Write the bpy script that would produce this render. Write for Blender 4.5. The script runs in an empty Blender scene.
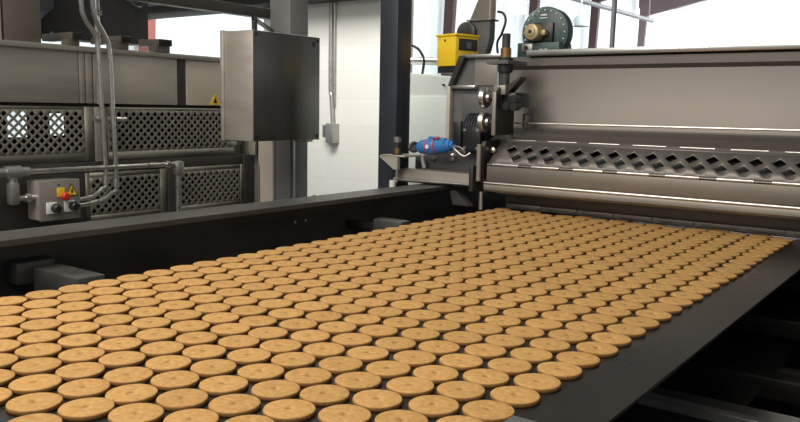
import bpy, bmesh, math, random
from mathutils import Vector, Matrix
random.seed(7)
SC = bpy.context.scene
COL = SC.collection
PI = math.pi

# ------------------------------------------------------------------ materials
def new_mat(name):
    m = bpy.data.materials.new(name); m.use_nodes = True
    nt = m.node_tree
    return m, nt, nt.nodes['Principled BSDF']

def surf(name, col, rough=0.5, metal=0.0, var=0.12, scale=6.0, stretch=(1, 1, 1), bump=0.0, bscale=60, rvar=0.1, coat=0.0):
    """noise-varied painted / metal surface"""
    m, nt, b = new_mat(name)
    N, L = nt.nodes.new, nt.links.new
    tc = N('ShaderNodeTexCoord'); mp = N('ShaderNodeMapping'); mp.inputs['Scale'].default_value = stretch
    L(tc.outputs['Object'], mp.inputs['Vector'])
    nz = N('ShaderNodeTexNoise'); nz.inputs['Scale'].default_value = scale; nz.inputs['Detail'].default_value = 6
    L(mp.outputs['Vector'], nz.inputs['Vector'])
    rp = N('ShaderNodeValToRGB')
    lo = [max(0, c * (1 - var)) for c in col]; hi = [min(1, c * (1 + var)) for c in col]
    rp.color_ramp.elements[0].position = 0.3; rp.color_ramp.elements[1].position = 0.7
    rp.color_ramp.elements[0].color = (*lo, 1); rp.color_ramp.elements[1].color = (*hi, 1)
    L(nz.outputs['Fac'], rp.inputs['Fac']); L(rp.outputs['Color'], b.inputs['Base Color'])
    mr = N('ShaderNodeMapRange'); mr.inputs['To Min'].default_value = max(0.03, rough - rvar); mr.inputs['To Max'].default_value = min(1, rough + rvar)
    L(nz.outputs['Fac'], mr.inputs['Value']); L(mr.outputs['Result'], b.inputs['Roughness'])
    b.inputs['Metallic'].default_value = metal
    b.inputs['Coat Weight'].default_value = coat
    if bump:
        n2 = N('ShaderNodeTexNoise'); n2.inputs['Scale'].default_value = bscale; n2.inputs['Detail'].default_value = 4
        L(mp.outputs['Vector'], n2.inputs['Vector'])
        bp = N('ShaderNodeBump'); bp.inputs['Strength'].default_value = bump; bp.inputs['Distance'].default_value = 0.004
        L(n2.outputs['Fac'], bp.inputs['Height']); L(bp.outputs['Normal'], b.inputs['Normal'])
    return m

def emis(name, col, s):
    m, nt, b = new_mat(name)
    b.inputs['Base Color'].default_value = (*col, 1)
    b.inputs['Emission Color'].default_value = (*col, 1); b.inputs['Emission Strength'].default_value = s
    return m

def biscuit_mat():
    m, nt, b = new_mat('baked_biscuit')
    N, L = nt.nodes.new, nt.links.new
    tc = N('ShaderNodeTexCoord'); oi = N('ShaderNodeObjectInfo'); geo = N('ShaderNodeNewGeometry')
    ad = N('ShaderNodeVectorMath'); ad.operation = 'ADD'
    sc = N('ShaderNodeVectorMath'); sc.operation = 'SCALE'; sc.inputs['Scale'].default_value = 7.0
    cb = N('ShaderNodeCombineXYZ'); L(oi.outputs['Random'], cb.inputs[0]); L(oi.outputs['Random'], cb.inputs[2])
    L(cb.outputs[0], sc.inputs[0]); L(tc.outputs['Object'], ad.inputs[0]); L(sc.outputs[0], ad.inputs[1])
    nz = N('ShaderNodeTexNoise'); nz.inputs['Scale'].default_value = 120; nz.inputs['Detail'].default_value = 5
    L(ad.outputs[0], nz.inputs['Vector'])
    rp = N('ShaderNodeValToRGB')
    rp.color_ramp.elements[0].position = .28; rp.color_ramp.elements[0].color = (.405, .218, .070, 1)
    rp.color_ramp.elements[1].position = .68; rp.color_ramp.elements[1].color = (.55, .33, .118, 1)
    L(nz.outputs['Fac'], rp.inputs['Fac'])
    hs = N('ShaderNodeHueSaturation')
    mv = N('ShaderNodeMapRange'); mv.inputs['To Min'].default_value = .93; mv.inputs['To Max'].default_value = 1.06
    L(oi.outputs['Random'], mv.inputs['Value']); L(mv.outputs[0], hs.inputs['Value'])
    L(rp.outputs['Color'], hs.inputs['Color'])
    # darker brown where the surface turns from upward to sideways
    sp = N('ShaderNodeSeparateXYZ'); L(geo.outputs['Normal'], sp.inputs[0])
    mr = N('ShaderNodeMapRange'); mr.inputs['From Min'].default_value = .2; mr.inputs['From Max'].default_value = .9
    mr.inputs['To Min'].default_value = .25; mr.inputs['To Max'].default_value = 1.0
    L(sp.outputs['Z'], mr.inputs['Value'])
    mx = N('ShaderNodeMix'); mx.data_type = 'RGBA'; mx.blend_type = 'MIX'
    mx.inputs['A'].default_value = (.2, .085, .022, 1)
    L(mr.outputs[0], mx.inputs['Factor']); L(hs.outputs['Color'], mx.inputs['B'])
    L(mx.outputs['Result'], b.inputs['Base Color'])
    b.inputs['Roughness'].default_value = .72
    b.inputs['Specular IOR Level'].default_value = .3
    bp = N('ShaderNodeBump'); bp.inputs['Strength'].default_value = .35; bp.inputs['Distance'].default_value = .0015
    n2 = N('ShaderNodeTexNoise'); n2.inputs['Scale'].default_value = 160; n2.inputs['Detail'].default_value = 3
    L(ad.outputs[0], n2.inputs['Vector']); L(n2.outputs['Fac'], bp.inputs['Height']); L(bp.outputs[0], b.inputs['Normal'])
    return m

def block_mat():
    m, nt, b = new_mat('painted_panel_wall')
    N, L = nt.nodes.new, nt.links.new
    tc = N('ShaderNodeTexCoord'); mp = N('ShaderNodeMapping'); mp.inputs['Rotation'].default_value = (PI / 2, 0, 0)
    L(tc.outputs['Object'], mp.inputs['Vector'])
    br = N('ShaderNodeTexBrick'); br.inputs['Scale'].default_value = 1.0
    br.inputs['Brick Width'].default_value = 1.9; br.inputs['Row Height'].default_value = .2; br.inputs['Mortar Size'].default_value = .0016
    br.inputs['Color1'].default_value = (.74, .735, .70, 1); br.inputs['Color2'].default_value = (.71, .705, .67, 1)
    br.inputs['Mortar'].default_value = (.62, .61, .58, 1)
    L(mp.outputs[0], br.inputs['Vector']); L(br.outputs['Color'], b.inputs['Base Color'])
    b.inputs['Roughness'].default_value = .6
    return m

M = dict(
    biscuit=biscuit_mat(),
    belt=surf('belt_sheet', (.020, .0175, .0155), .30, .0, .35, 9, (1, .25, 1), .06, 90, .10),
    frame=surf('black_frame_paint', (.022, .021, .020), .42, .0, .3, 8, bump=.04),
    rail=surf('dark_rail_paint', (.06, .058, .054), .42, .0, .3, 10, (1, .4, 1), .05),
    tube=surf('grey_tube_paint', (.075, .074, .073), .36, .3, .25, 12),
    oven=surf('oven_stainless', (.40, .385, .33), .5, .55, .16, 3.0, (1, .5, 5), .03, 40),
    oven2=surf('oven_stainless_pale', (.56, .54, .46), .48, .55, .13, 3.0, (1, .6, 4), .03, 40),
    ovenp=surf('oven_perforated_sheet', (.21, .198, .165), .55, .45, .12, 5),
    ovend=surf('oven_dark_frame', (.085, .08, .072), .45, .5, .2, 5),
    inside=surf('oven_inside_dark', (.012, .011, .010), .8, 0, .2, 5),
    brown=surf('duct_brown_steel', (.22, .195, .165), .45, .6, .12, 4),
    beige=surf('beige_sheet', (.55, .49, .42), .5, .1, .08, 5),
    black=surf('black_plastic', (.018, .018, .020), .34, 0, .25, 8),
    hood=surf('black_hood_sheet', (.016, .016, .018), .5, 0, .25, 6),
    conduit=surf('galvanised_conduit', (.50, .49, .46), .30, .9, .12, 25),
    castal=surf('cast_aluminium', (.40, .395, .38), .42, .8, .12, 25),
    boxl=surf('brushed_enclosure', (.50, .465, .42), .42, .6, .10, 6, (1, 1, 3), .04, 30),
    boxd=surf('brushed_enclosure_shaded', (.20, .195, .185), .30, .88, .22, 2.2, (1, 3.5, .5), .03, 40),  # enclosure steel darkened in its colour to stand for shade
    postg=surf('grey_post_paint', (.17, .17, .175), .45, .1, .10, 5),
    postb=surf('blue_black_post_paint', (.030, .036, .052), .42, .1, .2, 6),
    machine=surf('machine_stainless', (.155, .140, .130), .46, .6, .07, 3, (.4, 1, 1), .03, 50),
    guard2=surf('slotted_guard_steel', (.17, .158, .146), .45, .5, .08, 8),
    guard=surf('guard_stainless', (.27, .243, .215), .42, .6, .08, 8, (.5, 1, 1), .03, 60),
    lip=surf('bright_lip_steel', (.62, .61, .59), .28, .9, .06, 6, (.3, 1, 1)),
    bright=surf('polished_steel', (.58, .565, .54), .32, .95, .06, 20),
    mdark=surf('machine_dark_steel', (.06, .058, .055), .42, .5, .2, 8),
    mgrey=surf('machine_grey_sheet', (.15, .152, .155), .45, .3, .1, 6),
    taupe=surf('taupe_sheet', (.33, .30, .275), .45, .5, .06, 5),
    pale=surf('pale_green_cabinet', (.62, .68, .655), .5, .0, .08, 2.2),
    yellow=surf('yellow_enamel', (.92, .62, .03), .38, 0, .05, 6),
    blue=surf('blue_plastic', (.03, .19, .52), .38, 0, .10, 8),
    red=surf('red_plastic', (.55, .025, .02), .4, 0, .08, 8),
    white=surf('white_plastic', (.72, .72, .70), .4, 0, .05, 8),
    brass=surf('brass', (.30, .19, .07), .38, .8, .15, 20),
    gold=surf('gold_paint_motor', (.50, .40, .22), .40, .35, .10, 18),
    teal=surf('teal_enamel', (.045, .085, .085), .42, .1, .15, 8),
    stickery=surf('yellow_sticker', (.80, .55, .02), .5, 0, .06, 20),
    wallm=surf('white_metal_wall', (.76, .82, .83), .55, 0, .05, 1.0),
    endm=surf('white_end_wall', (.84, .86, .87), .6, 0, .04, 1.0),
    steelred=surf('red_oxide_steel', (.055, .017, .018), .55, 0, .12, 2),
    steelred2=surf('brick_red_steel', (.36, .11, .085), .55, 0, .10, 2),
    hazed=surf('hazed_red_steel', (.13, .085, .095), .6, 0, .08, 2),  # red steel with the bright haze mixed into its colour
    rafter=surf('hazy_roof_steel', (.62, .60, .62), .6, 0, .06, 2),  # roof steel whitened in its colour to imitate haze
    floor=surf('concrete_floor', (.20, .19, .175), .5, 0, .2, 1.2, bump=.05),
    roof=surf('roof_sheet', (.70, .72, .72), .6, 0, .05, 1.0),
    soffit=surf('dark_soffit', (.055, .053, .048), .6, 0, .15, 1.5),
    soffitg=surf('grey_soffit', (.13, .13, .12), .6, 0, .15, 1.5),
    block=block_mat(),
    lampglow=emis('lamp_glow', (1, .98, .95), 14.0),
    lampglass=surf('lamp_glass', (.42, .46, .47), .15, 0, .04, 10),
    pane=emis('added_glow_pane', (.95, .98, 1.0), 2.2),  # glow added for the overexposed hall end
)

# ------------------------------------------------------------------ mesh builder
class MB:
    def __init__(s): s.bm = bmesh.new()
    def _merge(s, t):
        me = bpy.data.meshes.new('t'); t.to_mesh(me); t.free(); s.bm.from_mesh(me); bpy.data.meshes.remove(me)
    def box(s, x0, x1, y0, y1, z0, z1, bv=.002, rot=None):
        t = bmesh.new(); bmesh.ops.create_cube(t, size=1)
        w = (x1 - x0, y1 - y0, z1 - z0)
        c = Vector(((x0 + x1) / 2, (y0 + y1) / 2, (z0 + z1) / 2))
        for v in t.verts: v.co = Vector((v.co.x * w[0], v.co.y * w[1], v.co.z * w[2]))
        bv = min(bv, .3 * min(abs(a) for a in w))
        if bv > 0: bmesh.ops.bevel(t, geom=t.edges[:] + t.verts[:], offset=bv, segments=2, affect='EDGES', profile=.5)
        if rot is not None:
            for v in t.verts: v.co = rot @ v.co
        for v in t.verts: v.co += c
        s._merge(t); return s
    def cyl(s, p, q, r, r2=None, n=20, bv=0.0):
        p, q = Vector(p), Vector(q); d = q - p
        t = bmesh.new()
        bmesh.ops.create_cone(t, cap_ends=True, segments=n, radius1=r, radius2=r if r2 is None else r2, depth=d.length)
        if bv: bmesh.ops.bevel(t, geom=[e for e in t.edges if any(len(f.verts) > 4 for f in e.link_faces)], offset=bv, segments=2, affect='EDGES')
        R = Vector((0, 0, 1)).rotation_difference(d.normalized()).to_matrix()
        for v in t.verts: v.co = R @ v.co + (p + q) / 2
        s._merge(t); return s
    def lathe(s, p, axis, prof, n=24):
        """prof = [(r,h)...] revolved about axis from p"""
        p = Vector(p); ax = Vector(axis).normalized()
        R = Vector((0, 0, 1)).rotation_difference(ax).to_matrix()
        rings = []
        for r, h in prof:
            if r < 1e-6: rings.append([s.bm.verts.new(R @ Vector((0, 0, h)) + p)])
            else: rings.append([s.bm.verts.new(R @ Vector((r * math.cos(2 * PI * k / n), r * math.sin(2 * PI * k / n), h)) + p) for k in range(n)])
        for a, b in zip(rings, rings[1:]):
            for k in range(n):
                k2 = (k + 1) % n
                if len(a) == 1 and len(b) == 1: continue
                if len(a) == 1: s.bm.faces.new((a[0], b[k2], b[k]))
                elif len(b) == 1: s.bm.faces.new((a[k], a[k2], b[0]))
                else: s.bm.faces.new((a[k], a[k2], b[k2], b[k]))
        return s
    def prism(s, poly, axis, a, b, bv=.0):
        """2D poly extruded along axis: x->(y,z) y->(x,z) z->(x,y)"""
        def mk(u, v, w): return {'x': (w, u, v), 'y': (u, w, v), 'z': (u, v, w)}[axis]
        t = bmesh.new()
        A = [t.verts.new(mk(u, v, a)) for u, v in poly]; B = [t.verts.new(mk(u, v, b)) for u, v in poly]
        t.faces.new(A); t.faces.new(B[::-1]); n = len(poly)
        for i in range(n): t.faces.new((A[i], B[i], B[(i + 1) % n], A[(i + 1) % n]))
        bmesh.ops.recalc_face_normals(t, faces=t.faces[:])
        if bv: bmesh.ops.bevel(t, geom=t.edges[:], offset=bv, segments=2, affect='EDGES')
        s._merge(t); return s
    def tube(s, pts, r, n=12, sub=6, smooth=True):
        P = [Vector(p) for p in pts]
        if smooth and len(P) > 2:
            Q = []
            for i in range(len(P) - 1):
                p0 = P[max(i - 1, 0)]; p1 = P[i]; p2 = P[i + 1]; p3 = P[min(i + 2, len(P) - 1)]
                for k in range(sub):
                    t = k / sub
                    Q.append(.5 * ((2 * p1) + (p2 - p0) * t + (2 * p0 - 5 * p1 + 4 * p2 - p3) * t * t + (3 * p1 - p0 - 3 * p2 + p3) * t ** 3))
            Q.append(P[-1]); P = Q
        rings = []; up = None
        for i, p in enumerate(P):
            d = (P[min(i + 1, len(P) - 1)] - P[max(i - 1, 0)]).normalized()
            if up is None: up = d.orthogonal().normalized()
            up = (up - d * up.dot(d)).normalized(); sd = d.cross(up)
            rings.append([s.bm.verts.new(p + r * (math.cos(2 * PI * k / n) * up + math.sin(2 * PI * k / n) * sd)) for k in range(n)])
        for a, b in zip(rings, rings[1:]):
            for k in range(n): s.bm.faces.new((a[k], a[(k + 1) % n], b[(k + 1) % n], b[k]))
        s.bm.faces.new(rings[0][::-1]); s.bm.faces.new(rings[-1])
        return s
    def perf(s, O, U, V, nu, nv, a, b, hx, hy, mu0=0, mu1=0, mv0=0, mv1=0, keep=None):
        """sheet with staggered diamond holes: nodes (i,j), holes where i+j even"""
        O, U, V = Vector(O), Vector(U), Vector(V)
        def hole(i, j): return (i + j) % 2 == 0 and 0 < i < nu and 0 < j < nv and (keep is None or keep(i, j))
        cache = {}
        def vt(u, v):
            k = (round(u, 5), round(v, 5))
            if k not in cache: cache[k] = s.bm.verts.new(O + U * u + V * v)
            return cache[k]
        for i in range(nu):
            for j in range(nv):
                x0, x1, y0, y1 = i * a, (i + 1) * a, j * b, (j + 1) * b
                P = []
                P += [(x0, y0 + hy), (x0 + hx, y0)] if hole(i, j) else [(x0, y0)]
                P += [(x1 - hx, y0), (x1, y0 + hy)] if hole(i + 1, j) else [(x1, y0)]
                P += [(x1, y1 - hy), (x1 - hx, y1)] if hole(i + 1, j + 1) else [(x1, y1)]
                P += [(x0 + hx, y1), (x0, y1 - hy)] if hole(i, j + 1) else [(x0, y1)]
                s.bm.faces.new([vt(*p) for p in P])
        W, H = nu * a, nv * b
        for (u0, u1, v0, v1) in ((-mu0, 0, -mv0, H + mv1), (W, W + mu1, -mv0, H + mv1), (0, W, -mv0, 0), (0, W, H, H + mv1)):
            if u1 - u0 > 1e-6 and v1 - v0 > 1e-6:
                s.bm.faces.new([s.bm.verts.new(O + U * x + V * y) for x, y in ((u0, v0), (u1, v0), (u1, v1), (u0, v1))])
        return s
    def build(s, name, mat, parent=None, angle=35, solid=0.0):
        off = Vector((0, 0, 0))
        p = parent
        while p is not None: off += p.location; p = p.parent
        if parent is None and s.bm.verts:
            xs = [v.co for v in s.bm.verts]
            off = Vector(((min(v.x for v in xs) + max(v.x for v in xs)) / 2, (min(v.y for v in xs) + max(v.y for v in xs)) / 2, min(v.z for v in xs)))
        for v in s.bm.verts: v.co -= off
        bmesh.ops.recalc_face_normals(s.bm, faces=s.bm.faces[:])
        me = bpy.data.meshes.new(name); s.bm.to_mesh(me); s.bm.free()
        me.materials.append(M[mat])
        for f in me.polygons: f.use_smooth = not solid
        me.set_sharp_from_angle(angle=math.radians(angle))
        o = bpy.data.objects.new(name, me); COL.objects.link(o)
        if parent is None: o.location = off
        else: o.parent = parent
        if solid:
            md = o.modifiers.new('thickness', 'SOLIDIFY'); md.thickness = solid; md.offset = 0
        return o

def tag(o, label=None, cat=None, group=None, kind=None):
    if label: o['label'] = label
    if cat: o['category'] = cat
    if group: o['group'] = group
    if kind: o['kind'] = kind
    return o
def thing(name, loc, label, cat, group=None):
    o = bpy.data.objects.new(name, None); COL.objects.link(o); o.location = loc; o.empty_display_size = .05
    return tag(o, label, cat, group)
def struct(name, mb, mat):
    o = mb.build(name, mat); o['kind'] = 'structure'; return o

# ------------------------------------------------------------------ the setting
XW = -10.0
struct('floor', MB().box(-10.6, 14, -6, 44, -.1, 0, 0), 'floor')
def corrugated(x, y0, y1, z0, z1, pitch=.3):
    mb = MB(); prof = []
    y = y0
    while y < y1 - 1e-6:
        prof += [(y, 0), (y + pitch * .62, 0), (y + pitch * .72, .012), (y + pitch * .90, .012)]
        y += pitch
    prof.append((y1, 0))
    va = [mb.bm.verts.new((x + d, yy, z0)) for yy, d in prof]; vb = [mb.bm.verts.new((x + d, yy, z1)) for yy, d in prof]
    for i in range(len(prof) - 1): mb.bm.faces.new((va[i], va[i + 1], vb[i + 1], vb[i]))
    return mb
struct('wall_left', corrugated(XW - .35, -2, 43, 0, 5.4), 'wallm')
struct('wall_end', MB().box(-10.6, 14, 43, 43.2, 0, 8.5, 0), 'endm')
struct('wall_partition', MB().box(-4.7, -3.32, 4.5, 4.62, 0, 2.104, 0), 'block')
# dark overhead service duct running across the hall, above the partition
struct('trim_1', MB().box(-9.2, -3.32, 4.32, 4.62, 2.105, 2.33, .01), 'soffit')
struct('trim_2', MB().box(-6.6, -3.32, 4.05, 4.30, 2.16, 2.32, .01), 'soffitg')
struct('ceiling', MB().prism([(-10.6, 5.35), (2, 7.6), (14, 5.6), (14, 5.7), (2, 7.7), (-10.6, 5.45)], 'y', -2, 43.2), 'roof')
# steel portal frames along the side wall
YF = [7.33, 11.4, 15.45, 19.55, 23.6, 27.8, 32.0, 36.2, 40.4]
for i, y in enumerate(YF):
    far = y > 30
    t = thing('steel_frame', (XW, y, 0),
              ['brick red steel column glimpsed above the oven beside the black hood',
               'red steel column of the side wall standing behind the pale partition wall',
               'dark red steel column on the side wall just above the yellow control unit',
               'dark red steel column on the side wall directly behind the green blower',
               'dark red steel column on the side wall beside the thin hanging pole',
               'dark red column with bright haze behind it, rafter branching to the right',
               'pale hazy roof frame, first beyond the last dark red column',
               'pale hazy roof frame, second beyond the last dark red column',
               'pale hazy roof frame nearest the bright end wall'][i], 'steel column', 'portal frames of the hall')
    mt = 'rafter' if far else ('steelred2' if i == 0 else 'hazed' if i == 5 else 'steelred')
    top = 5.0
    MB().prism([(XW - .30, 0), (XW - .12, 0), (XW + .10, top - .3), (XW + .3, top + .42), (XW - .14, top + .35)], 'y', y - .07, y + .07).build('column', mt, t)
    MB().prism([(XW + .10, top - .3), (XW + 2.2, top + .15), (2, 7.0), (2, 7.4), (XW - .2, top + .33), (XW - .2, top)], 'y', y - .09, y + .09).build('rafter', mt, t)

# glowing panes added to make the end wall blaze white
for k, x in enumerate((-8.6, -5.2, -1.8)):
    w = MB().box(x, x + 2.9, 42.9, 42.99, 1.0, 4.6, .01).build('window_%d' % (k + 1), 'pane'); w['kind'] = 'structure'
    f = MB()
    for xx in (x, x + 1.45, x + 2.9): f.box(xx - .05, xx + .05, 42.82, 42.9, .95, 4.65, .005)
    for zz in (1.0, 2.8, 4.6): f.box(x, x + 2.9, 42.82, 42.9, zz - .05, zz + .05, .005)
    f.build('window_frame', 'rafter', w)

# ------------------------------------------------------------------ hall things
t = thing('pendant_lamp', (-8.12, 15, 3.35), 'brightly glowing high bay lamp hanging left of the green blower', 'lamp', 'high bay lamps')
MB().lathe((-8.12, 15, 3.35), (0, 0, 1), [(.0, .02), (.16, .0), (.2, .1), (.16, .26), (.06, .36), (.0, .38)]).build('lamp_shade', 'lampglow', t)
MB().cyl((-8.12, 15, 3.7), (-8.12, 15, 5.75), .012, n=8).build('wire', 'mdark', t)
t = thing('pendant_lamp', (-6.68, 15, 3.02), 'clear bell shaped pendant lamp hanging right of the green blower', 'lamp', 'high bay lamps')
MB().lathe((-6.68, 15, 3.02), (0, 0, 1), [(.17, .0), (.15, .12), (.09, .2), (.08, .2), (.14, .11), (.16, .0)]).build('lamp_shade', 'lampglass', t)
MB().cyl((-6.68, 15, 3.2), (-6.68, 15, 3.36), .07, .05).build('lamp_cap', 'white', t)
MB().cyl((-6.68, 15, 3.34), (-6.68, 15, 6.0), .012, n=8).build('wire', 'rafter', t)
tag(MB().cyl((-3.22, 8, 0), (-3.17, 8, 6.6), .028, n=12).build('support_pole', 'postg'), 'thin dark vertical pole right of the green blower, behind the hopper', 'pole')
tag(MB().cyl((-8, 9, 3.92), (-8, 22.9, 3.96), .06, n=10).cyl((-8, 22.6, 3.96), (-8, 22.6, 5.7), .02, n=8).cyl((-8, 12, 3.92), (-8, 12, 5.7), .02, n=8).build('overhead_pipe', 'postg'), 'long grey pipe hung under the roof, slanting past the dark red columns', 'pipe')
t = thing('wall_conduit', (-3.965, 4.5, 1.08), 'thin steel conduit dropping down the pale partition wall to an outlet box', 'conduit')
MB().tube([(-3.965, 4.475, 2.1), (-3.965, 4.475, 1.5), (-3.955, 4.475, 1.42), (-3.94, 4.475, 1.2)], .016, n=10).build('pipe', 'castal', t)
MB().tube([(-3.93, 4.478, 2.1), (-3.93, 4.478, 1.35)], .007, n=8).build('cable', 'conduit', t)
b = MB().box(-3.965, -3.895, 4.42, 4.5, 1.07, 1.215, .006).build('outlet_box', 'castal', t)
MB().box(-4.005, -3.965, 4.43, 4.5, 1.11, 1.2, .004).build('switch_plate', 'mgrey', b)

# ------------------------------------------------------------------ oven on the left
XF = -3.0
ov = thing('tunnel_oven', (-3.4, .9, 0), 'long stainless tunnel oven with diamond perforated panels behind the side rail', 'oven')
Y0, Y1 = -1.2, 2.80
MB().box(-4.0, XF + .015, Y0, Y1, 1.541, 1.563, .004).build('top_cap', 'oven', ov)
MB().box(-3.02, XF, Y0, 1.838, 1.332, 1.541, .002).box(-3.02, XF, 1.842, 1.868, 1.332, 1.541, .004).box(-3.02, XF, 1.872, 1.902, 1.332, 1.541, .004).box(-3.02, XF, 1.907, 1.935, 1.332, 1.541, .004).build('upper_sheet', 'oven', ov)
MB().box(-3.02, XF, 1.938, 2.33, 1.332, 1.541, .002).build('upper_sheet', 'oven2', ov)
MB().box(-3.04, XF - .008, 2.33, 2.385, 1.332, 1.541, .002).build('recessed_strip', 'ovend', ov)
MB().box(-3.02, XF, 2.385, Y1, 1.332, 1.541, .002).build('upper_sheet', 'beige', ov)
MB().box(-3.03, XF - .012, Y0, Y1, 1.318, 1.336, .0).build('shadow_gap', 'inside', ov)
A_, B_ = .0185, .0178
UY, UZ = (0, 1, 0), (0, 0, 1)
# upper perforated sheets (front one, then the one behind the conduits)
def sheet(y0, yh0, yh1, y1, zb, zh0, zh1, zt, nm='perforated_panel', x=XF - .004):
    nu = round((yh1 - yh0) / A_); nv = round((zh1 - zh0) / B_)
    yh1 = yh0 + nu * A_; zh1 = zh0 + nv * B_
    return MB().perf((x, yh0, zh0), UY, UZ, nu, nv, A_, B_, .0118, .0118, yh0 - y0, y1 - yh1, zh0 - zb, zt - zh1).build(nm, 'ovenp', ov, solid=.004)
sheet(.55, .62, 1.868, 1.9, 1.095, 1.128, 1.302, 1.318)
sheet(1.945, 1.968, 2.672, 2.705, 1.095, 1.128, 1.302, 1.318)
MB().box(-3.01, XF + .004, 1.905, 1.942, 1.09, 1.318, .002).build('panel_post', 'oven', ov)
MB().box(-3.06, XF - .005, Y0, Y1, 1.045, 1.093, .002).build('middle_beam', 'ovend', ov)
sheet(1.855, 1.875, 2.235, 2.265, .84, .862, 1.02, 1.043)
sheet(2.325, 2.338, 2.70, 2.728, .84, .862, 1.02, 1.043)
MB().box(-3.05, XF + .006, 2.268, 2.322, .8, 1.05, .003).build('panel_post', 'ovend', ov)
MB().box(-3.05, XF + .004, 2.73, 2.80, .8, 1.09, .003).build('panel_post', 'ovend', ov)
MB().box(-3.05, XF + .002, Y0, 1.85, .70, 1.045, .003).build('side_plate', 'mdark', ov)
MB().box(-3.05, XF + .01, Y0, Y1, .70, .84, .003).build('lower_beam', 'oven', ov)
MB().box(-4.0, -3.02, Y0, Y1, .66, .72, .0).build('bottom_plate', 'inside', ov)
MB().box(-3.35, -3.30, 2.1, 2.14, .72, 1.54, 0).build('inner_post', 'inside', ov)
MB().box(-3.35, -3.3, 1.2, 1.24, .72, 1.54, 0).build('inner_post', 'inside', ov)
# back sheet with two openings that let the bright hall show through the holes
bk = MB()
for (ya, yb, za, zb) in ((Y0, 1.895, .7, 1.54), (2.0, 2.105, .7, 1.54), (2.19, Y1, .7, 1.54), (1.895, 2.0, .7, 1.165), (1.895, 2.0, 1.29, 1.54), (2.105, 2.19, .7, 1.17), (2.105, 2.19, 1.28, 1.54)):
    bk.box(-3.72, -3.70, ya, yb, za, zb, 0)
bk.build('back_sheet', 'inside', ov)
MB().box(-4.0, -3.02, Y1 - .02, Y1, .7, 1.541, .002).build('end_sheet', 'oven', ov)
for x in (-3.1, -3.9):
    for y in (-1.0, 2.7): MB().box(x - .04, x + .04, y - .04, y + .04, 0, .66, .003).build('leg', 'ovend', ov)
tri = [(2.515, 1.336), (2.585, 1.336), (2.55, 1.389)]
st = MB().prism(tri, 'x', XF, XF + .002).build('warning_sticker', 'stickery', ov)
st['label'] = 'yellow triangular warning sticker'
MB().prism([(2.538, 1.345), (2.562, 1.345), (2.55, 1.374)], 'x', XF + .002, XF + .003).build('sticker_mark', 'black', st)

# pillar at the oven's near end (pale lit face and grey post under the enclosure)
t = thing('end_pillar', (-2.9, 2.86, 0), 'grey and pale steel pillar standing at the oven end below the square enclosure', 'pillar')
MB().box(-3.04, -2.865, 2.802, 2.86, 0, 1.09, .004).build('grey_post', 'postg', t)
MB().box(-2.985, -2.94, 2.75, 2.789, 1.09, 1.2, .004).build('bracket', 'oven2', t)
MB().box(-2.93, -2.88, 2.75, 2.83, 1.092, 1.2, .004).build('clamp_block', 'black', t)
MB().box(-2.862, -2.763, 2.70, 2.718, 0, 1.24, .003).box(-2.862, -2.85, 2.70, 2.85, 0, 1.05, .002).build('pale_post', 'beige', t)

# on top of the oven
t = thing('exhaust_stack', (-3.3, 1.6, 1.563), 'brownish steel duct rising from the oven top at far left', 'duct')
MB().box(-3.28, XF - .005, 1.545, 1.69, 1.563, 2.4, .004).build('duct_body', 'brown', t)
tag(MB().box(-3.1, XF - .005, 1.40, 1.535, 1.563, 2.3, .004).build('side_cover', 'beige'), 'pale beige sheet standing on the oven top at the left picture edge', 'panel')
t = thing('black_hood', (-3.35, 1.95, 1.6), 'black sheet metal hood resting on square tubes above the oven', 'hood')
MB().prism([(1.86, 1.612), (2.40, 1.618), (2.40, 2.0), (1.93, 2.0), (1.92, 1.74), (1.862, 1.69)], 'x', -3.45, -3.30, .004).build('hood_shell', 'hood', t)
for yy, zz in ((2.36, 1.635), (1.90, 1.63)): MB().cyl((-3.30, yy, zz), (-3.292, yy, zz), .007, n=10).build('bolt', 'castal', t)
MB().tube([(-3.29, 2.24, 1.86), (-3.28, 2.29, 1.80), (-3.28, 2.345, 1.79), (-3.28, 2.39, 1.86)], .008, n=8).build('hose', 'black', t)
def stub(y0, y1, z, xb, lab):
    t = thing('square_tube_support', (-3.0, y0, 1.563), lab, 'tube', 'supports under the black hood')
    MB().box(-3.035, -2.985, y0 - .012, y1 - .004, 1.563, z, .002).build('post', 'brown', t)
    bar = MB().box(xb, -2.975, y0, y1, z, z + .029, .002).build('cross_bar', 'brown', t)
    MB().box(-2.9745, -2.972, y0 + .002, y1 - .002, z + .001, z + .028, .001).build('end_cap', 'inside', bar)
stub(1.80, 1.844, 1.586, -3.20, 'square tube support under the black hood, left of the bent conduits')
stub(2.024, 2.073, 1.590, -3.20, 'square tube support under the black hood, just right of the bent conduits')
stub(2.213, 2.286, 1.592, -3.12, 'square tube support on the oven top, in front of the bright wall')

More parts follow.
